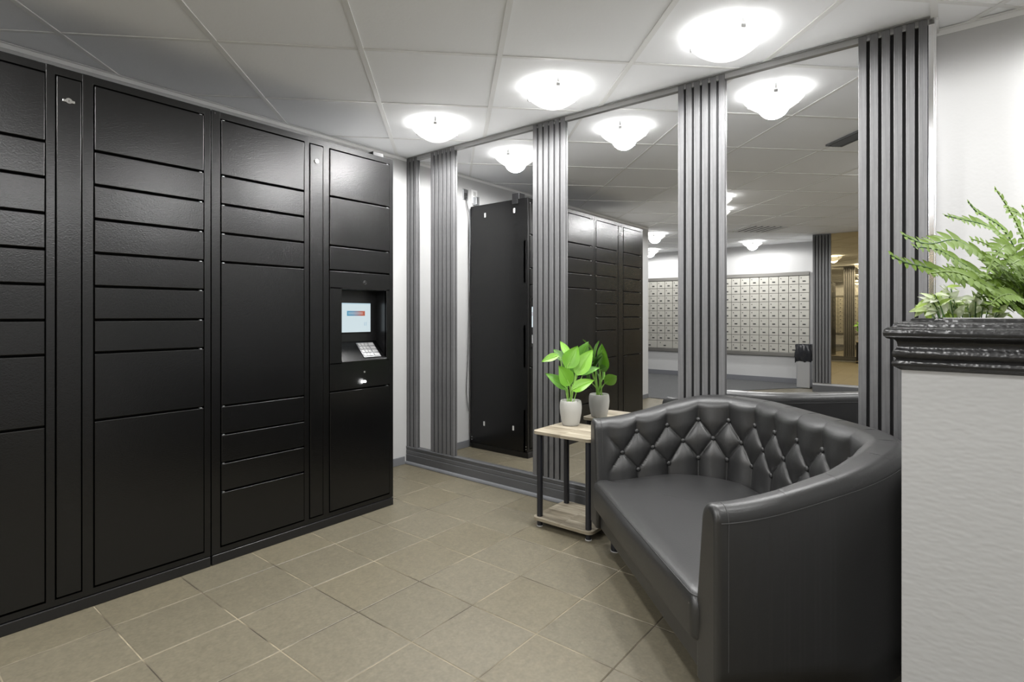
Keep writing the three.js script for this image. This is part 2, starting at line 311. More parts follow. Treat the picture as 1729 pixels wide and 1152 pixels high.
// ---------------------------------------------------------------- ceiling lamps
function ceilingLamp(x, z, label) {
  const t = thing('ceiling_lamp', label, 'ceiling lamp', [x, CEIL + 0.004, z], 0, 'round flush ceiling lamps');
  mesh('base_plate', cyl(0.075, 0.075, 0.02, 0, -0.02, 0, 32), M.white, t);
  const pr = [], R = 0.146, top = -0.034, drop = 0.074; // bowl: flat lip, ogee side, rounded bottom
  const pts = [[0, -1], [0.12, -0.992], [0.25, -0.95], [0.38, -0.87], [0.5, -0.765], [0.62, -0.63], [0.74, -0.47], [0.84, -0.32], [0.92, -0.18], [0.98, -0.06], [1.0, 0.0], [0.985, 0.03], [0.95, 0.02]];
  for (const [r, y] of pts) pr.push(new THREE.Vector2(Math.max(r * R, 0.0001), top + y * drop));
  mesh('glass_bowl_lamp', new THREE.LatheGeometry(pr, 48), M.glassLamp, t);
  for (let k = 0; k < 3; k++) {
    const a = k * 2.094 + 0.75, c = mesh('clip', merge([rbox(-0.006, 0.006, -0.012, 0.03, -0.002, 0.002, 0.0015), rbox(-0.009, 0.009, -0.016, -0.002, -0.004, 0.003, 0.002)]), M.nickel, t);
    c.position.set(Math.sin(a) * (R - 0.004), top + 0.0, Math.cos(a) * (R - 0.004)); c.rotation.y = a;
  }
  const s = new THREE.SpotLight(LAMP_COLOR, LAMP_DOWN, 0, Math.PI / 2 * 0.995, 0.12, 2);
  s.position.set(x, CEIL - 0.055, z); s.target.position.set(x, 0, z); s.castShadow = true; s.shadow.radius = 4; s.name = 'lamp_down'; scene.add(s, s.target);
  const p = new THREE.PointLight(LAMP_COLOR, LAMP_ALL, 0, 2); p.position.set(x, CEIL - 0.045, z); p.castShadow = true; p.shadow.radius = 2.5; p.name = 'lamp_glow'; scene.add(p);
  return t;
}
const lampAt = (i, j, label) => ceilingLamp(CX + i * CS, CZ + j * CS, label);
lampAt(1, 0, 'round glass ceiling lamp nearest the room corner, above the locker end');
lampAt(3, 0, 'round glass ceiling lamp above the side table, middle of the row by the mirrors');
lampAt(5, 0, 'round glass ceiling lamp above the sofa, by the mirror wall');
lampAt(8, 1, 'round glass ceiling lamp beside the fern planter');
lampAt(6, 5, 'unseen ceiling lamp added as fill light above the open floor facing the sofa');  // added out-of-view lamp, brightens the ceiling and the partition
lampAt(10, 3, 'round glass ceiling lamp in the lobby beyond the fern planter');
lampAt(2.5, 5.5, 'added fill light shaped as a ceiling lamp, out of view before the middle of the lockers');  // made-up fill lamp off the tile centres, lifts left floor and ceiling
lampAt(2, 7, 'round glass ceiling lamp in front of the end of the lockers, towards the lobby');
lampAt(-1, 10, 'round glass ceiling lamp at the mail room entrance');
lampAt(-3, 14, 'round glass ceiling lamp at the left end of the mailboxes');
lampAt(1, 14, 'round glass ceiling lamp before the right half of the mailboxes');
lampAt(9, 8, 'unseen ceiling lamp added for fill in the middle of the lobby');  // extra lamp behind the view, put in as fill light

// ---------------------------------------------------------------- parcel lockers
const LX = 0.626;
const ROWS = [1.977, 1.727, 1.598, 1.469, 1.340, 1.213, 1.085, 0.960, 0.703, 0.571, 0.443, 0.315, 0.071];
const cuts = {
  full: [1.977, 1.727, 1.598, 1.469, 1.340, 1.213, 1.085, 0.960, 0.703, 0.071],
  near: [1.977, 1.727, 1.598, 1.469, 1.340, 0.698, 0.571, 0.443, 0.315, 0.071],
  kiosk: [1.977, 1.727, 1.469, 1.340, 0.700, 0.071],
};
function lockerUnit(z0, label, colA, colB, lockKind) { // z0: the end nearer the mirrors; runs towards +z
  const t = thing('parcel_locker', label, 'locker', [0, 0, z0], 0, 'black parcel lockers');
  const W = 1.006, H = 2.01, F = 0.020, x0 = 0.03;
  mesh('cabinet_body', merge([box(x0, LX - F, 0.045, H, 0, 0.004), box(x0, LX - F, 0.045, H, W - 0.004, W), box(x0, LX - F, H - 0.004, H, 0, W), box(x0, x0 + 0.004, 0.045, H, 0, W)]), M.black, t);
  mesh('plinth', rbox(x0 + 0.01, LX + 0.004, 0, 0.043, 0.001, W - 0.001, 0.004), M.blackSmooth, t);
  // face frame: stiles and rails
  const st = [[0, 0.026], [0.422, 0.456], [0.536, 0.562], [0.969, W]];
  mesh('face_frame', merge([...st.map(([a, b]) => rbox(LX - F - 0.02, LX, 0.045, H, a, b, 0.0015)), ...[0, 1, 2].flatMap(k => [box(LX - F - 0.015, LX - 0.0006, 1.98, H - 0.001, st[k][1] - 0.004, st[k + 1][0] + 0.004), box(LX - F - 0.015, LX - 0.0006, 0.046, 0.068, st[k][1] - 0.004, st[k + 1][0] + 0.004)])]), M.black, t);
  const ia = LX - F - 0.03, ib = LX - F - 0.012, ka = 0.049, kb = 0.352, kl = 0.846, kh = 1.248;
  mesh('inner_panel', colA === cuts.kiosk ? merge([box(ia, ib, 0.06, kl, 0.01, W - 0.01), box(ia, ib, kh, H - 0.02, 0.01, W - 0.01), box(ia, ib, kl, kh, 0.01, ka), box(ia, ib, kl, kh, kb, W - 0.01)]) : box(ia, ib, 0.06, H - 0.02, 0.01, W - 0.01), M.void, t);
  const column = (a, b, cut, kiosk, low) => {
    for (let k = 0; k + 1 < cut.length; k++) {
      const yt = cut[k] - 0.0035, yb = cut[k + 1] + 0.0045;
      if (kiosk && Math.abs(cut[k] - 1.34) < 1e-6) { kioskPanel(t, a + 0.003, b - 0.003, yb, yt, z0); continue; }
      const d = mesh('locker_door', rbox(LX - 0.018, LX + 0.0035, yb, yt, a + 0.0035, b - 0.0035, 0.003), M.black, t);
      const hz = low ? a + 0.014 : b - 0.014; mesh('hinge_pin', rbox(LX - 0.012, LX - 0.0005, yt - 0.001, yt + 0.003, hz - 0.005, hz + 0.005, 0.001, 1), M.steel, d);
    }
  };
  column(0.026, 0.422, colA, colA === cuts.kiosk, true);
  column(0.562, 0.969, colB, false, false);
  const p = mesh('access_panel', rbox(LX - 0.018, LX + 0.0035, 0.0745, 1.975, 0.4595, 0.5325, 0.003), M.black, t);
  const lk = mesh('lock', cyl(0.011, 0.010, 0.005, 0, 0, 0, 24).rotateZ(-Math.PI / 2), lockKind ? M.chrome : M.nickel, p);
  lk.position.set(LX + 0.0035, 1.892, 0.4975);
  if (lockKind) mesh('lock_tab', rbox(LX + 0.003, LX + 0.0075, 1.886, 1.896, 0.479, 0.516, 0.002), M.chrome, p);
  mesh('keyhole', rbox(LX + 0.0075, LX + 0.0088, 1.8885, 1.8955, 0.4965, 0.4985, 0.0005, 1), M.void, p);
  return t;
}
function kioskPanel(t, a, b, yb, yt, z0) {
  const oz0 = 0.694 - z0, oz1 = 0.989 - z0, oy0 = 0.852, oy1 = 1.243, xb = 0.53, xf = LX + 0.0035;
  const k = mesh('kiosk_panel', merge([rbox(xf - 0.017, xf, oy1, yt, a, b, 0.0025), rbox(xf - 0.017, xf, yb, oy0, a, b, 0.0025), rbox(xf - 0.017, xf, oy0 - 0.01, oy1 + 0.01, a, oz0, 0.0025), rbox(xf - 0.017, xf, oy0 - 0.01, oy1 + 0.01, oz1, b, 0.0025)]), M.black, t);
  mesh('kiosk_recess', merge([box(xb - 0.003, xb, oy0, oy1 + 0.003, oz0 - 0.003, oz1 + 0.003), box(xb, xf - 0.004, oy1, oy1 + 0.003, oz0, oz1), box(xb, xf - 0.004, oy0, oy1, oz0 - 0.003, oz0), box(xb, xf - 0.004, oy0, oy1, oz1, oz1 + 0.003)]), M.blackSmooth, k);
  // sloping keypad shelf
  const yBack = 0.957, sl = prism([[0, 0]], 0, 0.1);
  const shelf = new THREE.BufferGeometry();
  const A = [xb, yBack], B = [xf + 0.006, oy0 + 0.002], C = [xf + 0.006, oy0 - 0.004], D = [xb, oy0 - 0.004], q = [];
  const v = (p, z) => [p[0], p[1], z];
  const quad = (p1, p2, p3, p4) => q.push(...p1, ...p2, ...p3, ...p1, ...p3, ...p4);
  quad(v(A, oz0), v(A, oz1), v(B, oz1), v(B, oz0)); quad(v(B, oz0), v(B, oz1), v(C, oz1), v(C, oz0)); quad(v(C, oz0), v(C, oz1), v(D, oz1), v(D, oz0));
  quad(v(A, oz0), v(B, oz0), v(C, oz0), v(D, oz0)); quad(v(A, oz1), v(D, oz1), v(C, oz1), v(B, oz1));
  shelf.setAttribute('position', new THREE.Float32BufferAttribute(q, 3)); shelf.computeVertexNormals(); uvm(shelf);
  mesh('keypad_shelf', shelf, M.black, k);
  // screen
  const c = document.createElement('canvas'); c.width = 256; c.height = 192; const g = c.getContext('2d');
  g.fillStyle = '#d3e3e8'; g.fillRect(0, 0, 256, 192); g.fillStyle = '#bcd6e2'; g.fillRect(0, 0, 256, 7);
  const gr = [['#3f8fb4', 0], ['#5f86a6', 60], ['#8a6f7c', 105], ['#b4543f', 138]];
  for (let i = 0; i < 170; i++) { let col = gr[0], nx = gr[1]; for (let m = 0; m < 3; m++) if (i >= gr[m][1]) { col = gr[m]; nx = gr[m + 1]; } const f = Math.min(1, (i - col[1]) / (nx[1] - col[1])); g.fillStyle = '#' + new THREE.Color(col[0]).lerp(new THREE.Color(nx[0]), f).getHexString(); g.fillRect(76 + i * 0.8, 52, 1, 32); }
  g.fillStyle = 'rgba(235,240,242,0.75)'; g.fillRect(84, 62, 112, 3); g.fillRect(84, 70, 112, 3);
  g.fillStyle = '#b8cfdc'; g.fillRect(206, 128, 8, 22); g.fillRect(220, 126, 6, 24);
  const st = new THREE.CanvasTexture(c); st.colorSpace = THREE.SRGBColorSpace;
  const scr = mesh('kiosk_screen', new THREE.PlaneGeometry(0.225, 0.164), std({ color: 0x000000, roughness: 0.15, emissive: 0xffffff, emissiveMap: st, emissiveIntensity: 0.95 }), k);
  const zs = (0.735 + 0.960) / 2 - z0; scr.position.set(xb + 0.006, 1.09, zs); scr.rotation.y = Math.PI / 2;
  mesh('screen_bezel', rbox(xb, xb + 0.0045, 1.002, 1.178, zs - 0.118, zs + 0.118, 0.002), M.blackSmooth, k);
  const ra = new THREE.RectAreaLight(new THREE.Color(0.85, 0.95, 1.0), 0.5, 0.225, 0.164); ra.position.set(xb + 0.008, 1.09, zs + z0); ra.lookAt(xb + 1, 1.09, zs + z0); ra.name = 'screen_light'; scene.add(ra);
  // keypad lying on the slope
  const slope = Math.atan2(yBack - oy0 - 0.002, xf + 0.006 - xb), kp = mesh('keypad', rbox(-0.056, 0.056, 0, 0.005, -0.058, 0.058, 0.002), M.steel, k);
  kp.position.set(0.583, yBack - Math.tan(slope) * (0.583 - xb) + 0.0005, 0.785 - z0); kp.rotation.z = -slope;
  for (let i = 0; i < 4; i++) for (let j = 0; j < 4; j++) { const w = j === 0 ? 0.036 : 0.021, zc = [-0.034, 0.0005, 0.0225, 0.0445][j]; mesh('key', rbox(-0.0095 + (i - 1.5) * 0.026, 0.0095 + (i - 1.5) * 0.026, 0.0045, 0.009, zc - w / 2 + 0.001, zc + w / 2 - 0.001, 0.0015, 1), M.key, kp); }
  // camera eye above, small lock and bright lamp below
  const eye = mesh('camera_ring', new THREE.TorusGeometry(0.0095, 0.0028, 10, 28).rotateY(Math.PI / 2), M.blackSmooth, k); eye.position.set(xf, 1.283, 0.843 - z0);
  const ln = mesh('camera_lens', new THREE.SphereGeometry(0.008, 20, 12).scale(0.5, 1, 1), phy({ color: lin(0.01, 0.01, 0.012), roughness: 0.05, clearcoat: 1 }), k); ln.position.set(xf, 1.283, 0.843 - z0);
  const sc = mesh('lock', cyl(0.005, 0.005, 0.004, 0, 0, 0, 16).rotateZ(-Math.PI / 2), M.nickel, k); sc.position.set(xf - 0.001, 0.790, 0.846 - z0);
  for (const dz of [-0.009, 0.009]) { const l = mesh('led_lamp', new THREE.SphereGeometry(0.0065, 16, 10), M.led, k); l.position.set(xf + 0.002, 0.737, 0.853 - z0 + dz); }
  const pl = new THREE.PointLight(0xffffff, 0.012, 0, 2); pl.position.set(xf + 0.012, 0.737, 0.853); pl.castShadow = true; pl.name = 'led_light'; scene.add(pl);
}
const lockA = lockerUnit(0.642, 'black metal parcel locker with touch screen and keypad, next to the mirror wall', cuts.kiosk, cuts.near, false);
const lockB = lockerUnit(1.652, 'black metal parcel locker of doors only, without screen, with chrome lock tab', cuts.full, cuts.full, true);
// slots and bolts on the end panel facing the mirrors
for (const [x, y] of [[0.19, 1.922], [0.495, 1.924], [0.18, 0.216], [0.485, 0.218]]) mesh('slot_plug', rbox(x - 0.008, x + 0.008, y - 0.018, y + 0.018, -0.0015, 0.001, 0.001, 1), M.white, lockA);
for (const [x, y] of [[0.045, 0.09], [0.045, 0.07], [0.612, 0.09], [0.612, 0.07]]) mesh('bolt', cyl(0.004, 0.004, 0.003, 0, 0, 0, 12).rotateX(-Math.PI / 2).translate(x, y, 0), M.nickel, lockA);
{
  const t = thing('junction_box', 'small black box on top of the locker with the screen', 'box', [0.505, 2.01, 0.66]);
  mesh('box_body', rbox(-0.035, 0.035, 0, 0.05, -0.015, 0.06, 0.003), M.blackSmooth, t); mesh('cover', rbox(-0.028, 0.028, -0.035, -0.002, -0.026, -0.019, 0.002), M.blackSmooth, t); mesh('cover_strap', box(-0.02, 0.02, -0.02, 0.02, -0.0205, -0.0185), M.blackSmooth, t);
}
// wall plates and cables between the mirror and the locker (seen in the mirror)
{
  const t = thing('wall_plate', 'small grey data plate with two cables high beside the lockers', 'outlet', [0.0, 2.11, 0.605]);
  mesh('plate', rbox(0, 0.008, -0.045, 0.045, -0.03, 0.03, 0.003), M.steel, t); mesh('socket', rbox(0.007, 0.014, -0.015, 0.012, -0.015, 0.015, 0.002), M.plate, t); mesh('socket', rbox(0.007, 0.014, -0.036, -0.02, -0.012, 0.012, 0.002), M.plate, t);
  const t2 = thing('power_outlet', 'wall power outlet with a plugged adapter above the locker', 'outlet', [0.0, 2.11, 0.715]);
  mesh('plate', rbox(0, 0.006, -0.058, 0.058, -0.036, 0.036, 0.003), M.white, t2); mesh('socket', rbox(0.005, 0.009, 0.006, 0.04, -0.017, 0.017, 0.003), M.vent, t2); mesh('plug', rbox(0.005, 0.045, -0.075, -0.006, -0.022, 0.022, 0.005), M.steel, t2);
  const c = thing('cable', 'thin dark data cable hanging from the wall plate behind the locker', 'cable');
  mesh('wire', tube([[0.012, 2.075, 0.605], [0.02, 2.02, 0.61], [0.024, 1.95, 0.632], [0.018, 1.8, 0.636], [0.014, 1.2, 0.636], [0.014, 0.7, 0.622], [0.012, 0.45, 0.612], [0.014, 0.3, 0.632]], 0.0028, 60), M.plate, c);
  mesh('wire', tube([[0.012, 2.078, 0.612], [0.03, 2.0, 0.622], [0.026, 1.9, 0.636], [0.016, 1.3, 0.638]], 0.0025, 40), M.steel, c);
}

// ---------------------------------------------------------------- side table
const TB = { x0: 1.452, x1: 1.806, z0: 0.083, z1: 0.398, h: 0.5 };
{
  const w = TB.x1 - TB.x0, d = TB.z1 - TB.z0;
  const t = thing('side_table', 'small two tier side table with pale wood boards and black tube legs', 'side table', [(TB.x0 + TB.x1) / 2, 0, (TB.z0 + TB.z1) / 2]);
  const board = (y) => {
    const s = new THREE.Shape(), r = 0.03, a = w / 2, b = d / 2;
    s.moveTo(-a + r, -b); s.lineTo(a - r, -b); s.absarc(a - r, -b + r, r, -Math.PI / 2, 0); s.lineTo(a, b - r); s.absarc(a - r, b - r, r, 0, Math.PI / 2); s.lineTo(-a + r, b); s.absarc(-a + r, b - r, r, Math.PI / 2, Math.PI); s.lineTo(-a, -b + r); s.absarc(-a + r, -b + r, r, Math.PI, Math.PI * 1.5);
    return uvm(new THREE.ExtrudeGeometry(s, { depth: 0.014, bevelEnabled: true, bevelSize: 0.0012, bevelThickness: 0.0012, bevelSegments: 2, curveSegments: 8 }).rotateX(-Math.PI / 2).translate(0, y, 0));
  };
  mesh('table_top', board(TB.h - 0.0152), M.wood, t); mesh('lower_shelf', board(0.036), M.wood, t);
  for (const sx of [-1, 1]) for (const sz of [-1, 1]) {
    const x = sx * (w / 2 - 0.03), z = sz * (d / 2 - 0.03);
    const l = mesh('leg', cyl(0.0155, 0.0155, TB.h - 0.0152 - 0.0524, x, 0.0514, z, 28), M.legPipe, t);
    const ft = mesh('foot', cyl(0.014, 0.0155, 0.036, x, 0, z, 28), M.legPipe, t); mesh('glide', cyl(0.0165, 0.0165, 0.004, x, 0, z, 28), M.vent, ft);
  }
}

// ---------------------------------------------------------------- potted plant on the table
const RIGHT = V(Math.cos(YAW), 0, -Math.sin(YAW)), FWD = V(-Math.sin(YAW), 0, -Math.cos(YAW));
function leafGeo(L, Wd, bend, fold, n = 8) { // grows along +y, faces +z, tip bends to +z
  const rows = [];
  for (let i = 0; i <= n; i++) {
    const t = i / n, w = Wd * Math.pow(Math.sin(Math.PI * Math.min(1, 0.05 + 0.95 * Math.pow(t, 0.78))), 0.95) * (t > 0.999 ? 0 : 1), row = [];
    for (let j = -2; j <= 2; j++) { const u = j / 2; row.push(V(u * w / 2, L * t - bend * 0.25 * L * t * t, bend * L * t * t + fold * Wd * Math.abs(u) * (0.4 + 0.6 * Math.sin(Math.PI * t)))); }
    rows.push(row);
  }
  return gridGeo(rows);
}
function placeLeaf(m, base, dir, face) { // dir: growth, face: roughly where the upper side looks
  const y = dir.clone().normalize(), x = new THREE.Vector3().crossVectors(y, face).normalize(), z = new THREE.Vector3().crossVectors(x, y);
  m.position.copy(base); m.quaternion.setFromRotationMatrix(new THREE.Matrix4().makeBasis(x, y, z));
}
{
  const P = V(1.532, TB.h, 0.148), t = thing('potted_plant', 'green broad leaved plant in a round white pot on the side table', 'potted plant', [P.x, P.y, P.z]);
  const prof = [[0.0001, 0], [0.040, 0], [0.046, 0.004], [0.052, 0.03], [0.0585, 0.065], [0.061, 0.095], [0.0595, 0.12], [0.056, 0.134], [0.0535, 0.136], [0.051, 0.133], [0.05, 0.118], [0.0001, 0.118]].map(([r, y]) => new THREE.Vector2(r, y));
  mesh('pot', new THREE.LatheGeometry(prof, 48), M.pot, t);
  const soil = mesh('soil', cyl(0.05, 0.05, 0.004, 0, 0.118, 0, 32), M.soil, t);
  for (let k = 0; k < 26; k++) { const a = rr(0, 6.28), r = Math.sqrt(rnd()) * 0.043; const pb = mesh('pebble', new THREE.IcosahedronGeometry(rr(0.004, 0.007), 1).scale(1, 0.7, 1), k % 3 ? M.soil : M.pot, soil); pb.position.set(Math.cos(a) * r, 0.125, Math.sin(a) * r); }
  // leaves: [base px offset right/up (m), tip offset, width, depth offset, material, facing]
  const m = 1 / 303; // metres per photo pixel at the plant
  const L = [ // px relative to pot rim centre (966, 677): base x, y, tip x, y, width m, depth (towards camera +), mat
    [-3, 28, -18, 58, 0.105, 0.035, 0], [-6, 56, 9, 90, 0.110, 0.01, 0], [10, 44, 34, 84, 0.105, -0.005, 1], [2, 20, 32, 38, 0.080, 0.045, 1], [-6, 21, -38, 47, 0.075, 0.02, 2], [-20, 76, -47, 68, 0.055, -0.01, 1], [-10, 66, -26, 86, 0.06, -0.03, 3],
    [14, 45, 51, 57, 0.055, -0.02, 2], [-2, 74, -14, 99, 0.05, -0.045, 1], [16, 62, 40, 96, 0.10, -0.07, 2], [12, 50, 52, 78, 0.06, -0.085, 3], [22, 40, 60, 72, 0.085, -0.10, 3], [4, 24, 20, 50, 0.07, -0.08, 3], [0, 40, -4, 76, 0.08, -0.06, 2],
  ];
  for (const [bx, by, tx, ty, w, dep, mi] of L) {
    const base = RIGHT.clone().multiplyScalar(bx * m).add(V(0, 0.13 + by * m, 0)).addScaledVector(FWD, -dep * 0.7), tip = RIGHT.clone().multiplyScalar(tx * m).add(V(0, 0.13 + ty * m, 0)).addScaledVector(FWD, -dep * 1.5);
    for (const q of [base, tip]) q.z = Math.max(q.z, 0.045 - P.z);
    const dir = tip.clone().sub(base), len = dir.length() * 1.05;
    const face = FWD.clone().multiplyScalar(dep > -0.05 ? -1 : 0.7).add(V(0, 0.75, 0));
    const lf = mesh('leaf', leafGeo(len, w * 0.9, -0.16, 0.16, 10), M.leaf[mi], t); placeLeaf(lf, base, dir, face.normalize());
    const root = V(rr(-0.014, 0.014), 0.115, rr(-0.014, 0.014)), mid = root.clone().lerp(base, 0.55).add(V(0, 0.012, 0));
    mesh('petiole', tube([root, mid, base, base.clone().addScaledVector(dir, 0.3)], 0.0026, 14, 6), M.stem, t);
    const rib = []; for (let q = 0; q <= 6; q++) { const tt = q / 6 * 0.92; rib.push(V(0, len * tt - -0.16 * 0.25 * len * tt * tt, -0.16 * len * tt * tt + 0.0007)); }
    mesh('midrib', tube(rib, 0.0011, 12, 5), M.leaf[1], lf);
  }
}

// ---------------------------------------------------------------- sofa
{
  const W = 1.262, D = 0.745, R = 0.40, F0 = [1.82, 0.40];
  const t = thing('sofa', 'black leather tub sofa with button tufted back beside the mirror wall', 'sofa', [F0[0], 0, F0[1]], 0);
  const U = V(Math.SQRT1_2, 0, Math.SQRT1_2), Dd = V(Math.SQRT1_2, 0, -Math.SQRT1_2);
  const P3 = (s, d, y) => V(0, y, 0).addScaledVector(U, s).addScaledVector(Dd, d);
  // outer plan curve by arc length
  const s1 = D - R, aL = R * Math.PI / 2, s3 = W - 2 * R, LT = 2 * s1 + 2 * aL + s3;
  const plan = l => { // returns s, d and outward normal
    if (l < s1) return [0, l, -1, 0]; l -= s1;
    if (l < aL) { const a = l / R; return [R - R * Math.cos(a), s1 + R * Math.sin(a), -Math.cos(a), Math.sin(a)]; } l -= aL;
    if (l < s3) return [R + l, D, 0, 1]; l -= s3;
    if (l < aL) { const a = l / R; return [W - R + R * Math.sin(a), s1 + R * Math.cos(a), Math.sin(a), Math.cos(a)]; } l -= aL;
    return [W, s1 - l, 1, 0];
  };
  const sm = x => { x = Math.max(0, Math.min(1, x)); return x * x * (3 - 2 * x); };
  const rise = l => sm(Math.min(l, LT - l) / 0.64);
  const Ht = l => 0.615 + 0.114 * rise(l), Th = l => 0.082 + 0.035 * rise(l), LEAN = 0.035, Y0 = 0.122;
  const NB = 13, ROWH = 0.087, INS = 0.10, LI = 2 * s1 + 2 * (R - INS) * Math.PI / 2 + s3, MARG = 0.115;
  const kA = (R - INS) / R, inArc = l => l < s1 ? l : l < s1 + aL ? s1 + (l - s1) * kA : l < s1 + aL + s3 ? s1 + aL * kA + l - s1 - aL : l < s1 + 2 * aL + s3 ? s1 + aL * kA + s3 + (l - s1 - aL - s3) * kA : LI - (LT - l);
  const outArc = q => { let a = 0, b = LT; for (let k = 0; k < 40; k++) { const m = (a + b) / 2; inArc(m) < q ? a = m : b = m; } return (a + b) / 2; };
  const uOf = l => (inArc(l) - MARG) / (LI - 2 * MARG) * NB, lOf = u => outArc(MARG + u / NB * (LI - 2 * MARG));
  const rowTop = l => Ht(l) - 0.072 - 0.03 * rise(l);
  const tuft = (l, y) => { // padding depth 0..1 and crease factor
    const u = uOf(l), v = (rowTop(l) - y) / ROWH;
    let h;
    if (v < 0) { const k = Math.pow(Math.abs(Math.cos(Math.PI * u)), 0.7), f = Math.min(1, -v / 1.2); h = k * (1 - f) + f * (0.86 + 0.14 * Math.pow(Math.abs(Math.cos(Math.PI * u)), 0.25)); }
    else { const vv = Math.min(v, 2); const c = Math.abs(Math.cos(Math.PI * (u + vv / 2)) * Math.cos(Math.PI * (u - vv / 2))); h = Math.pow(c, 0.36); }
    return h;
  };
  const section = (l, shrink, dOff) => {
    const [s, d, ns, nd] = plan(l), H = Ht(l), T = Th(l), out = [], pts = [], end = sm((Math.min(l, LT - l) - 0.03) / 0.06);
    const rO = 0.036;
    for (let k = 0; k <= 6; k++) pts.push([0, Y0 + (H - rO - Y0) * k / 6, 0]);
    for (let k = 1; k <= 8; k++) { const a = k / 8 * Math.PI / 2; pts.push([rO - rO * Math.cos(a), H - rO + rO * Math.sin(a), 0]); }
    const rI = 0.045;
    for (let k = 1; k <= 9; k++) { const a = k / 9 * Math.PI / 2; pts.push([T - rI + rI * Math.sin(a), H - rI + rI * Math.cos(a), k / 9]); }
    const yTop = H - rI, yBot = 0.30, n = 64;
    for (let k = 1; k <= n; k++) { const y = yTop + (yBot - yTop) * k / n; pts.push([T + LEAN * (k / n), y, 1]); }
    pts.push([T + LEAN, 0.24, 0], [T + LEAN, Y0, 0]);
    const cx = T / 2, cy = (H + Y0) / 2;
    for (const [o, y, w] of pts) {
      let oo = o; if (w > 0) oo += w * end * (-0.012 + 0.026 * tuft(l, y)) + w * (1 - end) * 0.004;
      let yy = y;
      if (shrink) { oo = oo + Math.max(-shrink, Math.min(shrink, (cx - oo))); yy = yy + (y > Y0 + 0.01 ? Math.max(-shrink, Math.min(0, cy - yy)) : 0); }
      out.push(P3(s - ns * oo, d - nd * oo - dOff, yy));
    }
    return out;
  };
  const rows = [];
  const bev = 0.014;
  for (let k = 0; k <= 4; k++) { const a = k / 4 * Math.PI / 2; rows.push(section(0, bev * (1 - Math.sin(a)), bev * Math.cos(a))); }
  const NL = 400; for (let k = 1; k < NL; k++) rows.push(section(LT * k / NL, 0, 0));
  for (let k = 4; k >= 0; k--) { const a = k / 4 * Math.PI / 2; rows.push(section(LT, bev * (1 - Math.sin(a)), bev * Math.cos(a))); }
  const shell = gridGeo(rows, true, true);
  { // front caps of the arms
    const pos = Array.from(shell.attributes.position.array), uv = Array.from(shell.attributes.uv.array), idx = Array.from(shell.index.array), n = rows[0].length;
    for (const [ri, fl] of [[0, false], [rows.length - 1, true]]) {
      const r = rows[ri], b0 = pos.length / 3; let c = new THREE.Vector3();
      // pair outer and inner sides into strips
      const outer = [], m2 = 14; for (const p of r) { pos.push(p.x, p.y, p.z); uv.push(0, 0); }
      const contour = r.map(p => { const rel = p; return new THREE.Vector2(rel.dot(U), rel.y); });
      for (const f of THREE.ShapeUtils.triangulateShape(contour, [])) fl ? idx.push(b0 + f[0], b0 + f[2], b0 + f[1]) : idx.push(b0 + f[0], b0 + f[1], b0 + f[2]);
    }
    shell.setAttribute('position', new THREE.Float32BufferAttribute(pos, 3)); shell.setAttribute('uv', new THREE.Float32BufferAttribute(uv, 2)); shell.setIndex(idx); shell.computeVertexNormals(); uvm(shell, 1);
  }
  mesh('back_and_arms', shell, M.leather, t);
  // buttons
  const bg = new THREE.SphereGeometry(0.0105, 18, 12).scale(1, 1, 0.62);
  for (let r = 0; r < 3; r++) for (let k = 0; k <= NB; k++) {
    const u = r === 1 ? k : k + 0.5; if (u > NB + 0.1) continue;
    const l = lOf(u), y = rowTop(l) - r * ROWH, [s, d, ns, nd] = plan(l), T = Th(l), yTop = Ht(l) - 0.045;
    const o = T + LEAN * (yTop - y) / (yTop - 0.30) - 0.003;
    const b = mesh('button', bg, M.leather, t); b.position.copy(P3(s - ns * o, d - nd * o, y)); b.lookAt(b.position.clone().add(t.position).add(U.clone().multiplyScalar(-ns)).add(Dd.clone().multiplyScalar(-nd)));
  }
  // seams: top outer welt, arm fronts
  const seam = []; for (let k = 0; k <= 90; k++) { const l = LT * k / 90, [s, d] = plan(l), [, , ns, nd] = plan(l); seam.push(P3(s + ns * 0.0006, d + nd * 0.0006, Ht(l) - 0.040)); }
  mesh('welt_seam', tube(seam, 0.0016, 220, 6), M.stitch, t);
  for (const l of [0.02, LT - 0.02]) {
    const pts = section(l, 0, 0).filter((p, i) => i > 0 && i < 62).map((p, i) => p); const [, , ns, nd] = plan(l);
    mesh('arm_seam', tube(pts.filter((_, i) => i % 2 === 0), 0.0013, 120, 5), M.stitch, t);
  }
  // pleat seams over the roll, one above each top button
  for (let k = 0; k < NB; k++) {
    const l = lOf(k + 0.5), all = section(l, 0, 0), pts = all.slice(8, 40).filter((_, i) => i % 3 === 0);
    mesh('pleat_seam', tube(pts, 0.0008, 40, 5), M.stitch, t);
  }
  // base apron between the arms and underside
  mesh('base_apron', uvm(rboxLocal(0.05, W - 0.05, Y0, 0.24, 0.004, 0.06, 0.006)), M.leather, t);
  mesh('underside', uvm(rboxLocal(0.05, W - 0.05, Y0 + 0.01, Y0 + 0.03, 0.03, D - 0.16, 0.004)), M.void, t);
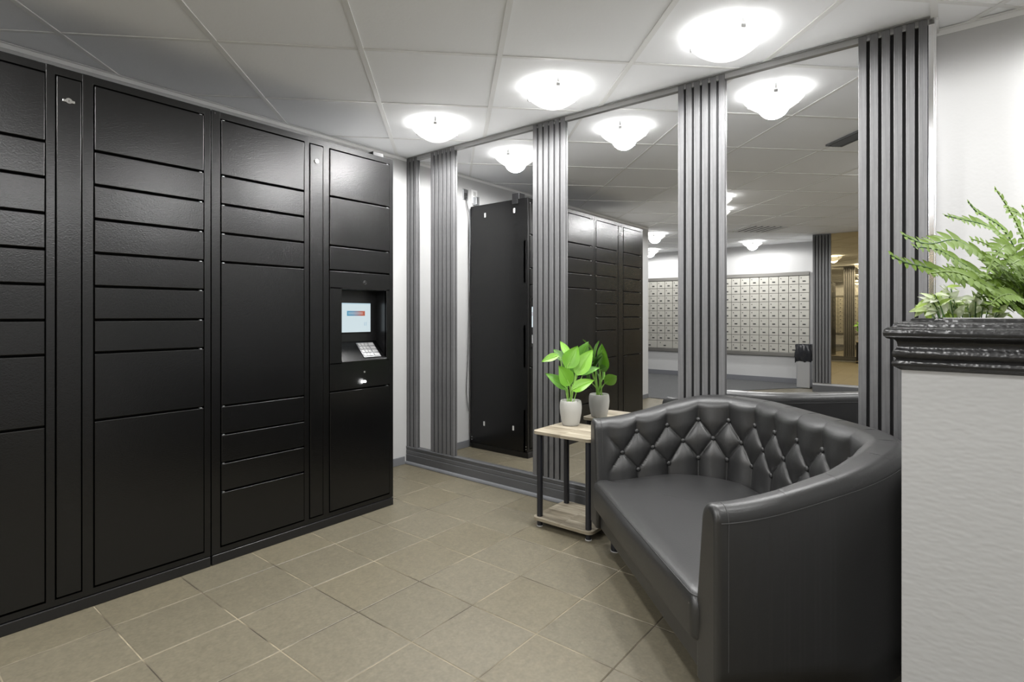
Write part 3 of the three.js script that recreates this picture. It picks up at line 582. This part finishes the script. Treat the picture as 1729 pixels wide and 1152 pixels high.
  function rboxLocal(a, b, y0, y1, d0, d1, r) {
    const g = new RoundedBoxGeometry(b - a, y1 - y0, d1 - d0, 3, r).translate((a + b) / 2, (y0 + y1) / 2, (d0 + d1) / 2);
    g.scale(1, 1, -1); g.applyMatrix4(new THREE.Matrix4().makeBasis(U, V(0, 1, 0), Dd.clone().negate())); { const p = g.attributes.position, n = g.attributes.normal; for (const A of [p, n]) for (let i = 0; i < A.count; i += 3) { const a = [A.getX(i + 1), A.getY(i + 1), A.getZ(i + 1)]; A.setXYZ(i + 1, A.getX(i + 2), A.getY(i + 2), A.getZ(i + 2)); A.setXYZ(i + 2, ...a); } }
    return g;
  }
  // seat cushion
  {
    const outline = []; const g = 0.004, fr = -0.028, rc = 0.035;
    const inner = l => { const [s, d, ns, nd] = plan(l), o = Th(l) + LEAN + g - 0.006; return [s - ns * o, d - nd * o]; };
    const a0 = inner(0.0), a1 = inner(LT);
    for (let k = 0; k <= 5; k++) { const a = k / 5 * Math.PI / 2; outline.push([a0[0] - 0.022 + rc - rc * Math.sin(a) + 0, fr + rc - rc * Math.cos(a)].map((v, i) => v)); }
    outline.reverse();
    const left = []; for (let k = 1; k <= 70; k++) left.push(inner(0.02 + (LT - 0.04) * k / 71));
    const body = [[a0[0] - 0.022, fr + rc]].concat([[a0[0] - 0.02, 0.0], [a0[0], 0.012]], left, [[a1[0], 0.012], [a1[0] + 0.02, 0.0], [a1[0] + 0.022, fr + rc]]);
    const c0 = [], c1 = []; for (let k = 1; k <= 6; k++) { const a = k / 6 * Math.PI / 2; c1.push([a1[0] + 0.022 - rc + rc * Math.cos(a), fr + rc - rc * Math.sin(a)]); } for (let k = 0; k < 6; k++) { const a = k / 6 * Math.PI / 2; c0.push([a0[0] - 0.022 + rc - rc * Math.sin(a), fr + rc - rc * Math.cos(a)]); }
    const fro = []; for (let k = 1; k < 24; k++) fro.push([c1[5][0] + (c0[0][0] - c1[5][0]) * k / 24, fr - 0.006 * Math.sin(Math.PI * k / 24)]);
    const ring = body.concat(c1, fro, c0); const cen = [W / 2, 0.28];
    const lay = [[0.012, 0.215], [0.002, 0.222], [0, 0.236], [-0.005, 0.27], [-0.004, 0.305], [0.002, 0.322], [0.011, 0.335], [0.024, 0.343], [0.045, 0.348], [0.08, 0.352]];
    const rowsC = lay.map(([ins, y]) => ring.map(([s, d]) => { const vx = cen[0] - s, vd = cen[1] - d, q = Math.hypot(vx, vd); const dd = d + vd / q * ins; return P3(s + vx / q * ins, dd, y + (y > 0.3 ? 0.03 * sm(dd / 0.35) : 0)); }));
    for (const k of [0.75, 0.5, 0.25, 0.02]) rowsC.push(ring.map(([s, d]) => { const vx = cen[0] - s, vd = cen[1] - d, q = Math.hypot(vx, vd), f = (1 - 0.08 / q) * k; const dd = cen[1] - vd * f; return P3(cen[0] - vx * f, dd, 0.352 + 0.010 * (1 - k * k) + 0.03 * sm(dd / 0.35)); }));
    const cg = gridGeo(rowsC, true, false); uvm(cg);
    const cu = mesh('seat_cushion', cg, M.leather, t);
    const pip = []; const fr0 = ring.slice(body.length - 1); for (const [s, d] of fr0) { const vx = cen[0] - s, vd = cen[1] - d, q = Math.hypot(vx, vd); pip.push(P3(s + vx / q * 0.011, d + vd / q * 0.011, 0.3365)); }
    mesh('cushion_piping', tube(pip, 0.0022, 140, 6), M.leather, cu);
  }
  for (const [s, d] of [[0.085, 0.085], [W - 0.085, 0.085], [0.22, D - 0.14], [W - 0.22, D - 0.14]]) {
    const p = P3(s, d, 0), l = mesh('leg', cyl(0.021, 0.026, Y0 + 0.012, p.x, 0, p.z, 24), M.legPipe, t); mesh('glide', cyl(0.0225, 0.0225, 0.004, p.x, 0, p.z, 24), M.vent, l);
  }
}

// ---------------------------------------------------------------- planter partition
const PT = { x0: 3.092, x1: 3.56, z0: ZREC, z1: 1.42, cap: 1.0 };
{
  const w = mesh('partition_wall', merge([box(PT.x0, PT.x1, 0, PT.cap - 0.001, 0.02, PT.z1), box(MIRX + 0.008, PT.x1, 0, PT.cap - 0.001, PT.z0, 0.02)]), M.brushed);
  tag(w, 'white painted low partition wall carrying the fern planter', 'partition', null, 'structure');
  const t = thing('planter_box', 'glossy black moulded planter trough on top of the low white partition', 'planter', [0, 0, 0]);
  const prof = [[-0.060, 1.060], [-0.060, 1.096], [-0.016, 1.097], [-0.0125, 1.094], [-0.0115, 1.090], [0.009, 1.0895], [0.0125, 1.086], [0.0135, 1.0815], [0.021, 1.080], [0.0262, 1.0755], [0.028, 1.070], [0.0268, 1.064], [0.022, 1.059], [0.011, 1.057], [0.0075, 1.053], [0.0060, 1.046], [0.0080, 1.040], [0.0125, 1.0365], [0.0148, 1.031], [0.0135, 1.025], [0.0085, 1.0215], [0.0080, 1.019], [0.0130, 1.0165], [0.0152, 1.012], [0.0135, 1.007], [0.0075, 1.003], [0.0008, 0.999]];
  const side = (A, B, na, nb, n0) => { // A, B plan corners; outward corner directions na, nb
    const k = 24, rows = [];
    for (let i = 0; i <= k; i++) { const f = i / k; rows.push(prof.map(([o, y]) => { const x = A[0] + na[0] * o + (B[0] + nb[0] * o - A[0] - na[0] * o) * f, z = A[1] + na[1] * o + (B[1] + nb[1] * o - A[1] - nb[1] * 0 - na[1] * o) * f; return V(x, y, z); })); }
    return uvm(toCreasedNormals(gridGeo(rows, false, true), 0.9));
  };
  const X0 = PT.x0, X1 = PT.x1, Z1 = PT.z1, Z0 = 0.03;
  const c = { a: [X0, Z0], b: [X0, Z1], c: [X1, Z1], d: [X1, Z0] }, nn = { a: [-1, 0], b: [-1, 1], c: [1, 1], d: [1, 0] };
  mesh('moulding_end', side(c.b, c.c, nn.b, nn.c), M.moulding, t);
  mesh('moulding_side', side(c.a, c.b, nn.a, nn.b), M.moulding, t);
  mesh('moulding_side', side(c.c, c.d, nn.c, nn.d), M.moulding, t);
  mesh('liner', merge([box(X0 + 0.058, X0 + 0.062, 1.0, 1.0985, Z0, Z1 - 0.058), box(X1 - 0.062, X1 - 0.058, 1.0, 1.0985, Z0, Z1 - 0.058), box(X0 + 0.058, X1 - 0.058, 1.0, 1.0985, Z1 - 0.062, Z1 - 0.058)]), M.vent, t);
  mesh('soil', box(X0 + 0.06, X1 - 0.06, 1.0, 1.075, Z0, Z1 - 0.06), M.soil, t);
}

// ---------------------------------------------------------------- fern and variegated plant in the planter
const ray = (u, v, dep) => CAM.clone().addScaledVector(RIGHT, (u - 864.5) / FOCAL * dep).addScaledVector(FWD, dep).add(V(0, -(v - HORIZON) / FOCAL * dep, 0));
{
  const leaflet = [0, 1, 2].map(k => { // unit leaflet along +y
    const rows = [], n = 5; for (let i = 0; i <= n; i++) { const q = i / n, w = [0.12, 0.40, 0.44, 0.36, 0.22, 0.0][i]; rows.push([V(-w / 2 - 0.02 * k, q, 0.05 * q * q), V(0, q, -0.035 * Math.sin(Math.PI * q)), V(w / 2, q, 0.05 * q * q)].map(p => p.setZ(p.z - (0.10 + 0.06 * k) * q * q))); } return gridGeo(rows);
  });
  const t = thing('fern', 'green sword fern with long arching fronds in the black planter', 'fern', [3.33, 1.075, 1.12]);
  const O = t.position;
  // frond mid-lines: photo directions with their own distances, root to tip
  const fr = [
    { p: [[1738, 528, 1.24], [1690, 505, 1.17], [1648, 481, 1.11], [1610, 466, 1.07], [1565, 452, 1.04], [1527, 443, 1.02], [1504, 431, 1.01]], n: 30, s: 0.024 },
    { p: [[1738, 520, 1.25], [1712, 486, 1.19], [1690, 465, 1.14], [1660, 436, 1.10], [1632, 415, 1.07], [1608, 405, 1.05], [1570, 412, 1.03], [1548, 408, 1.02], [1525, 397, 1.01]], n: 34, s: 0.027 },
    { p: [[1738, 524, 1.26], [1690, 490, 1.22], [1652, 462, 1.19], [1612, 438, 1.16], [1580, 421, 1.13], [1543, 417, 1.11]], n: 28, s: 0.022 },
    { p: [[1740, 510, 1.27], [1722, 470, 1.25], [1706, 424, 1.23], [1684, 393, 1.21], [1655, 378, 1.19], [1625, 371, 1.17], [1596, 364, 1.15]], n: 26, s: 0.020 },
    { p: [[1742, 508, 1.29], [1722, 445, 1.29], [1706, 405, 1.29], [1690, 384, 1.28], [1668, 369, 1.27], [1648, 357, 1.26], [1635, 341, 1.25]], n: 24, s: 0.020 },
    { p: [[1748, 505, 1.33], [1738, 430, 1.33], [1724, 395, 1.32], [1711, 366, 1.31], [1695, 340, 1.30], [1680, 318, 1.29]], n: 24, s: 0.021 },
    { p: [[1738, 532, 1.22], [1720, 522, 1.15], [1690, 500, 1.08], [1655, 478, 1.04], [1620, 462, 1.02], [1592, 459, 1.00], [1573, 462, 0.99]], n: 26, s: 0.022 },
    { p: [[1740, 520, 1.24], [1728, 470, 1.18], [1718, 440, 1.13], [1700, 415, 1.10], [1690, 420, 1.07], [1676, 440, 1.05], [1664, 468, 1.03]], n: 24, s: 0.022 },
    { p: [[1740, 520, 1.3], [1700, 490, 1.3], [1668, 470, 1.3], [1630, 455, 1.3], [1600, 450, 1.3]], n: 24, s: 0.022 },
    { p: [[1742, 515, 1.34], [1712, 460, 1.34], [1690, 430, 1.34], [1660, 410, 1.34], [1640, 404, 1.34]], n: 24, s: 0.023 },
    { p: [[1745, 520, 1.2], [1740, 480, 1.14], [1733, 455, 1.1], [1722, 440, 1.06], [1708, 446, 1.03]], n: 22, s: 0.022 },
    { p: [[1742, 525, 1.2], [1722, 505, 1.12], [1705, 497, 1.07], [1686, 502, 1.04], [1672, 515, 1.02]], n: 22, s: 0.020 },
    { p: [[1748, 512, 1.2], [1750, 440, 1.16], [1740, 390, 1.12], [1722, 362, 1.1], [1704, 356, 1.08]], n: 22, s: 0.022 },
    { p: [[1750, 505, 1.3], [1752, 420, 1.3], [1742, 372, 1.28], [1726, 348, 1.27]], n: 22, s: 0.022 },
    { p: [[1765, 520, 1.2], [1790, 470, 1.15], [1820, 440, 1.1], [1860, 430, 1.08]], n: 24, s: 0.024 },
    { p: [[1770, 520, 1.3], [1800, 450, 1.35], [1830, 400, 1.4], [1870, 380, 1.45]], n: 24, s: 0.024 },
    { p: [[1742, 518, 1.25], [1716, 498, 1.2], [1700, 478, 1.15], [1682, 470, 1.12], [1660, 476, 1.1]], n: 22, s: 0.022 },
    { p: [[1742, 522, 1.27], [1720, 512, 1.22], [1700, 506, 1.18], [1676, 500, 1.15], [1650, 502, 1.13]], n: 22, s: 0.021 },
  ];
  for (let k = 0; k < 9; k++) { const a = rr(1650, 1715), b = rr(425, 515), d = rr(1.06, 1.3); fr.push({ p: [[1742, 524, 1.24], [(1742 + a) / 2 + rr(-8, 8), (524 + b) / 2 - rr(8, 22), (1.24 + d) / 2], [a + 14, b - 4, d], [a, b + rr(2, 12), d]], n: 22, s: 0.022 }); }
  fr.forEach((f, fi) => {
    const pts = f.p.map(([u, v, d]) => ray(u, v, d).sub(O)); pts.unshift(pts[0].clone().lerp(V(0, -0.02, 0), 0.6));
    const cv = new THREE.CatmullRomCurve3(pts), face = FWD.clone().multiplyScalar(-0.8).add(V(0, 0.7, 0)).normalize();
    const stem = new THREE.TubeGeometry(cv, 40, 0.0016, 5), items = [], split = fi < 5;
    const frond = split ? mesh('frond', stem, M.rachis, t) : null;
    for (let i = 0; i < f.n; i++) {
      const q = 0.18 + 0.81 * i / (f.n - 1), c = cv.getPointAt(q), tn = cv.getTangentAt(q), side = new THREE.Vector3().crossVectors(tn, face).normalize();
      const len = 1.3 * f.s * (0.55 + 0.45 * Math.sin(Math.PI * Math.min(1, 0.25 + q * 0.6))) * (q > 0.75 ? 1 - (q - 0.75) * 1.9 : 1);
      for (const sg of [-1, 1]) {
        const dir = side.clone().multiplyScalar(sg).addScaledVector(tn, rr(0.3, 0.55)).addScaledVector(face, rr(-0.12, 0.3)).normalize();
        const m = split ? mesh('leaflet', leaflet[Math.floor(rnd() * 3)], M.fern, frond) : new THREE.Mesh(leaflet[Math.floor(rnd() * 3)]);
        m.scale.setScalar(len * rr(0.9, 1.12)); placeLeaf(m, c, dir, face.clone().addScaledVector(tn, rr(-0.2, 0.2)).normalize());
        if (!split) { m.updateMatrix(); items.push(m.geometry.clone().applyMatrix4(m.matrix)); }
      }
    }
    if (!split) mesh('frond', merge([stem, ...items]), M.fern, t);
  });
}
{
  const t = thing('variegated_plant', 'pale cream and green small leaved plant at the left end of the planter', 'plant', [3.2, 1.075, 1.26]), O = t.position;
  const g = leafGeo(1, 0.52, -0.2, 0.12, 6);
  for (let k = 0; k < 36; k++) {
    const u = k < 29 ? rr(1558, 1650) : rr(1640, 1700), v = k < 29 ? rr(482, 528) : rr(512, 530), d = rr(1.12, 1.26), tip = ray(u, v, d).sub(O), root = tip.clone().multiply(V(0.65, 0, 0.65)).add(V(0, -0.01, 0));
    mesh('stem', tube([root, root.clone().lerp(tip, 0.5).add(V(0, 0.012, 0)), tip], 0.0013, 10, 5), M.rachis, t);
    const up = tip.clone().sub(root).normalize();
    for (let q = 0; q < 6; q++) {
      const a = q * 1.05 + rnd(), dir = RIGHT.clone().multiplyScalar(Math.cos(a) - 0.35).add(V(0, 0.35 + Math.sin(a) * 0.75, 0)).addScaledVector(FWD, rr(-0.8, 0.25)).normalize();
      const lf = mesh('leaf', g, M.variegated[Math.floor(rnd() * 4)], t); lf.scale.setScalar(rr(0.02, 0.033)); placeLeaf(lf, root.clone().lerp(tip, 0.72 + 0.055 * q), dir, FWD.clone().multiplyScalar(-0.6).add(V(0, 0.8, 0)).normalize());
    }
  }
}

// ---------------------------------------------------------------- mail room, seen in the mirrors
{
  const PC = 0.149, PR = 0.1375, Y1 = 1.737, zf = ZF - 0.03;
  const door = uvm(new RoundedBoxGeometry(PC - 0.008, PR - 0.008, 0.014, 1, 0.002)), wide = uvm(new RoundedBoxGeometry(2 * PC - 0.008, PR - 0.008, 0.014, 1, 0.002));
  const plate = box(-0.022, 0.022, -0.010, 0.010, -0.003, 0.001), lock = cyl(0.0075, 0.0075, 0.006, 0, 0, 0, 12).rotateX(-Math.PI / 2);
  const bank = (xr, n, label, wideBottom) => {
    const xl = xr - n * PC, t = thing('mailbox_bank', label, 'mailboxes', [xl, 0, ZF], 0, 'mailbox banks');
    mesh('cabinet', box(0, n * PC, Y1 - 9 * PR, Y1, -0.022, -0.001), M.mailFrame, t);
    mesh('top_trim', rbox(-0.002, n * PC + 0.002, Y1, Y1 + 0.06, -0.05, -0.001, 0.006), M.mailFrame, t); mesh('bottom_trim', rbox(-0.002, n * PC + 0.002, Y1 - 9 * PR - 0.06, Y1 - 9 * PR, -0.05, -0.001, 0.006), M.mailFrame, t);
    for (let r = 0; r < 9; r++) for (let c = 0; c < n; c++) {
      const w = wideBottom && r === 8; if (w && (c & 1)) continue;
      const d = mesh('mailbox_door', w ? wide : door, M.mailbox, t); d.position.set((c + (w ? 1 : 0.5)) * PC, Y1 - (r + 0.5) * PR, -0.029);
      const p = mesh('name_plate', plate, M.plate, d); p.position.set(0.0, -0.022, -0.0075);
      const k = mesh('lock', lock, M.plate, d); k.position.set(-PC * 0.28 * (w ? 2 : 1), 0.03, -0.006);
    }
    return t;
  };
  bank(1.42, 9, 'silver mailbox bank with nine columns of small doors, beside the waste bin', false);
  bank(1.42 - 9 * PC - 0.006, 10, 'silver mailbox bank with wide parcel doors along its bottom row', true);
}
{
  const t = thing('waste_bin', 'slim steel waste bin lined with a black bag, below the mailboxes', 'waste bin', [1.425, 0.0085, 6.56]);
  mesh('bin_body', rbox(-0.092, 0.092, 0, 0.60, -0.09, 0.09, 0.008), M.steel, t);
  const rows = [], n = 44; const lay = [[1.0, 0.60, 0.0], [1.05, 0.635, 0.3], [1.08, 0.655, 0.5], [1.13, 0.64, 0.8], [1.16, 0.58, 1], [1.2, 0.52, 1.2], [1.22, 0.46, 1.3], [1.16, 0.405, 1.5], [1.06, 0.40, 0.4]];
  lay.forEach(([s, y, j], li) => { const row = []; for (let k = 0; k < n; k++) { const a = k / n * Math.PI * 2, c = Math.cos(a), q = Math.sin(a), m = 0.093 / Math.max(Math.abs(c), Math.abs(q)), w = noise.noise(c * 4.5, q * 4.5, y * 9) * 0.022 * j + noise.noise(c * 11, q * 11, y * 14) * 0.012 * j; row.push(V(c * (m * s + w), y + noise.noise(c * 3, q * 3, 5) * 0.03 * j * (li > 5 ? 1.6 : 0.5), q * (m * s + w))); } rows.push(row); });
  mesh('bag_liner', gridGeo(rows, true, false), M.bag, t);
}
function ceilingVent(x, z, w, d, turn, label, slats, e = 0.03, mat = M.white) {
  const t = thing('ceiling_vent', label, 'vent', [x, CEIL + 0.003, z], turn);
  mesh('frame', merge([box(-w / 2, w / 2, -0.012, 0, -d / 2, -d / 2 + e), box(-w / 2, w / 2, -0.012, 0, d / 2 - e, d / 2), box(-w / 2, -w / 2 + e, -0.012, 0, -d / 2 + e, d / 2 - e), box(w / 2 - e, w / 2, -0.012, 0, -d / 2 + e, d / 2 - e)]), mat, t);
  mesh('backing', box(-w / 2 + 0.02, w / 2 - 0.02, -0.003, 0, -d / 2 + 0.02, d / 2 - 0.02), M.void, t);
  const n = slats, g = new THREE.BoxGeometry(w - 2 * e, 0.002, 0.02).rotateX(0.7);
  for (let k = 0; k < n; k++) { const s = mesh('louvre', g, mat, t); s.position.set(0, -0.009, -d / 2 + 0.03 + (d - 0.06) * (k + 0.5) / n); }
}
ceilingVent(1.147, 5.12, 0.58, 0.58, Math.PI / 4, 'square louvred ceiling vent near the mailboxes', 6);
ceilingVent(2.70, 1.43, 0.46, 0.12, Math.PI / 4, 'narrow dark louvred ceiling vent above the lobby side of the sofa', 3, 0.008, M.cove);

renderer.render(scene, camera);
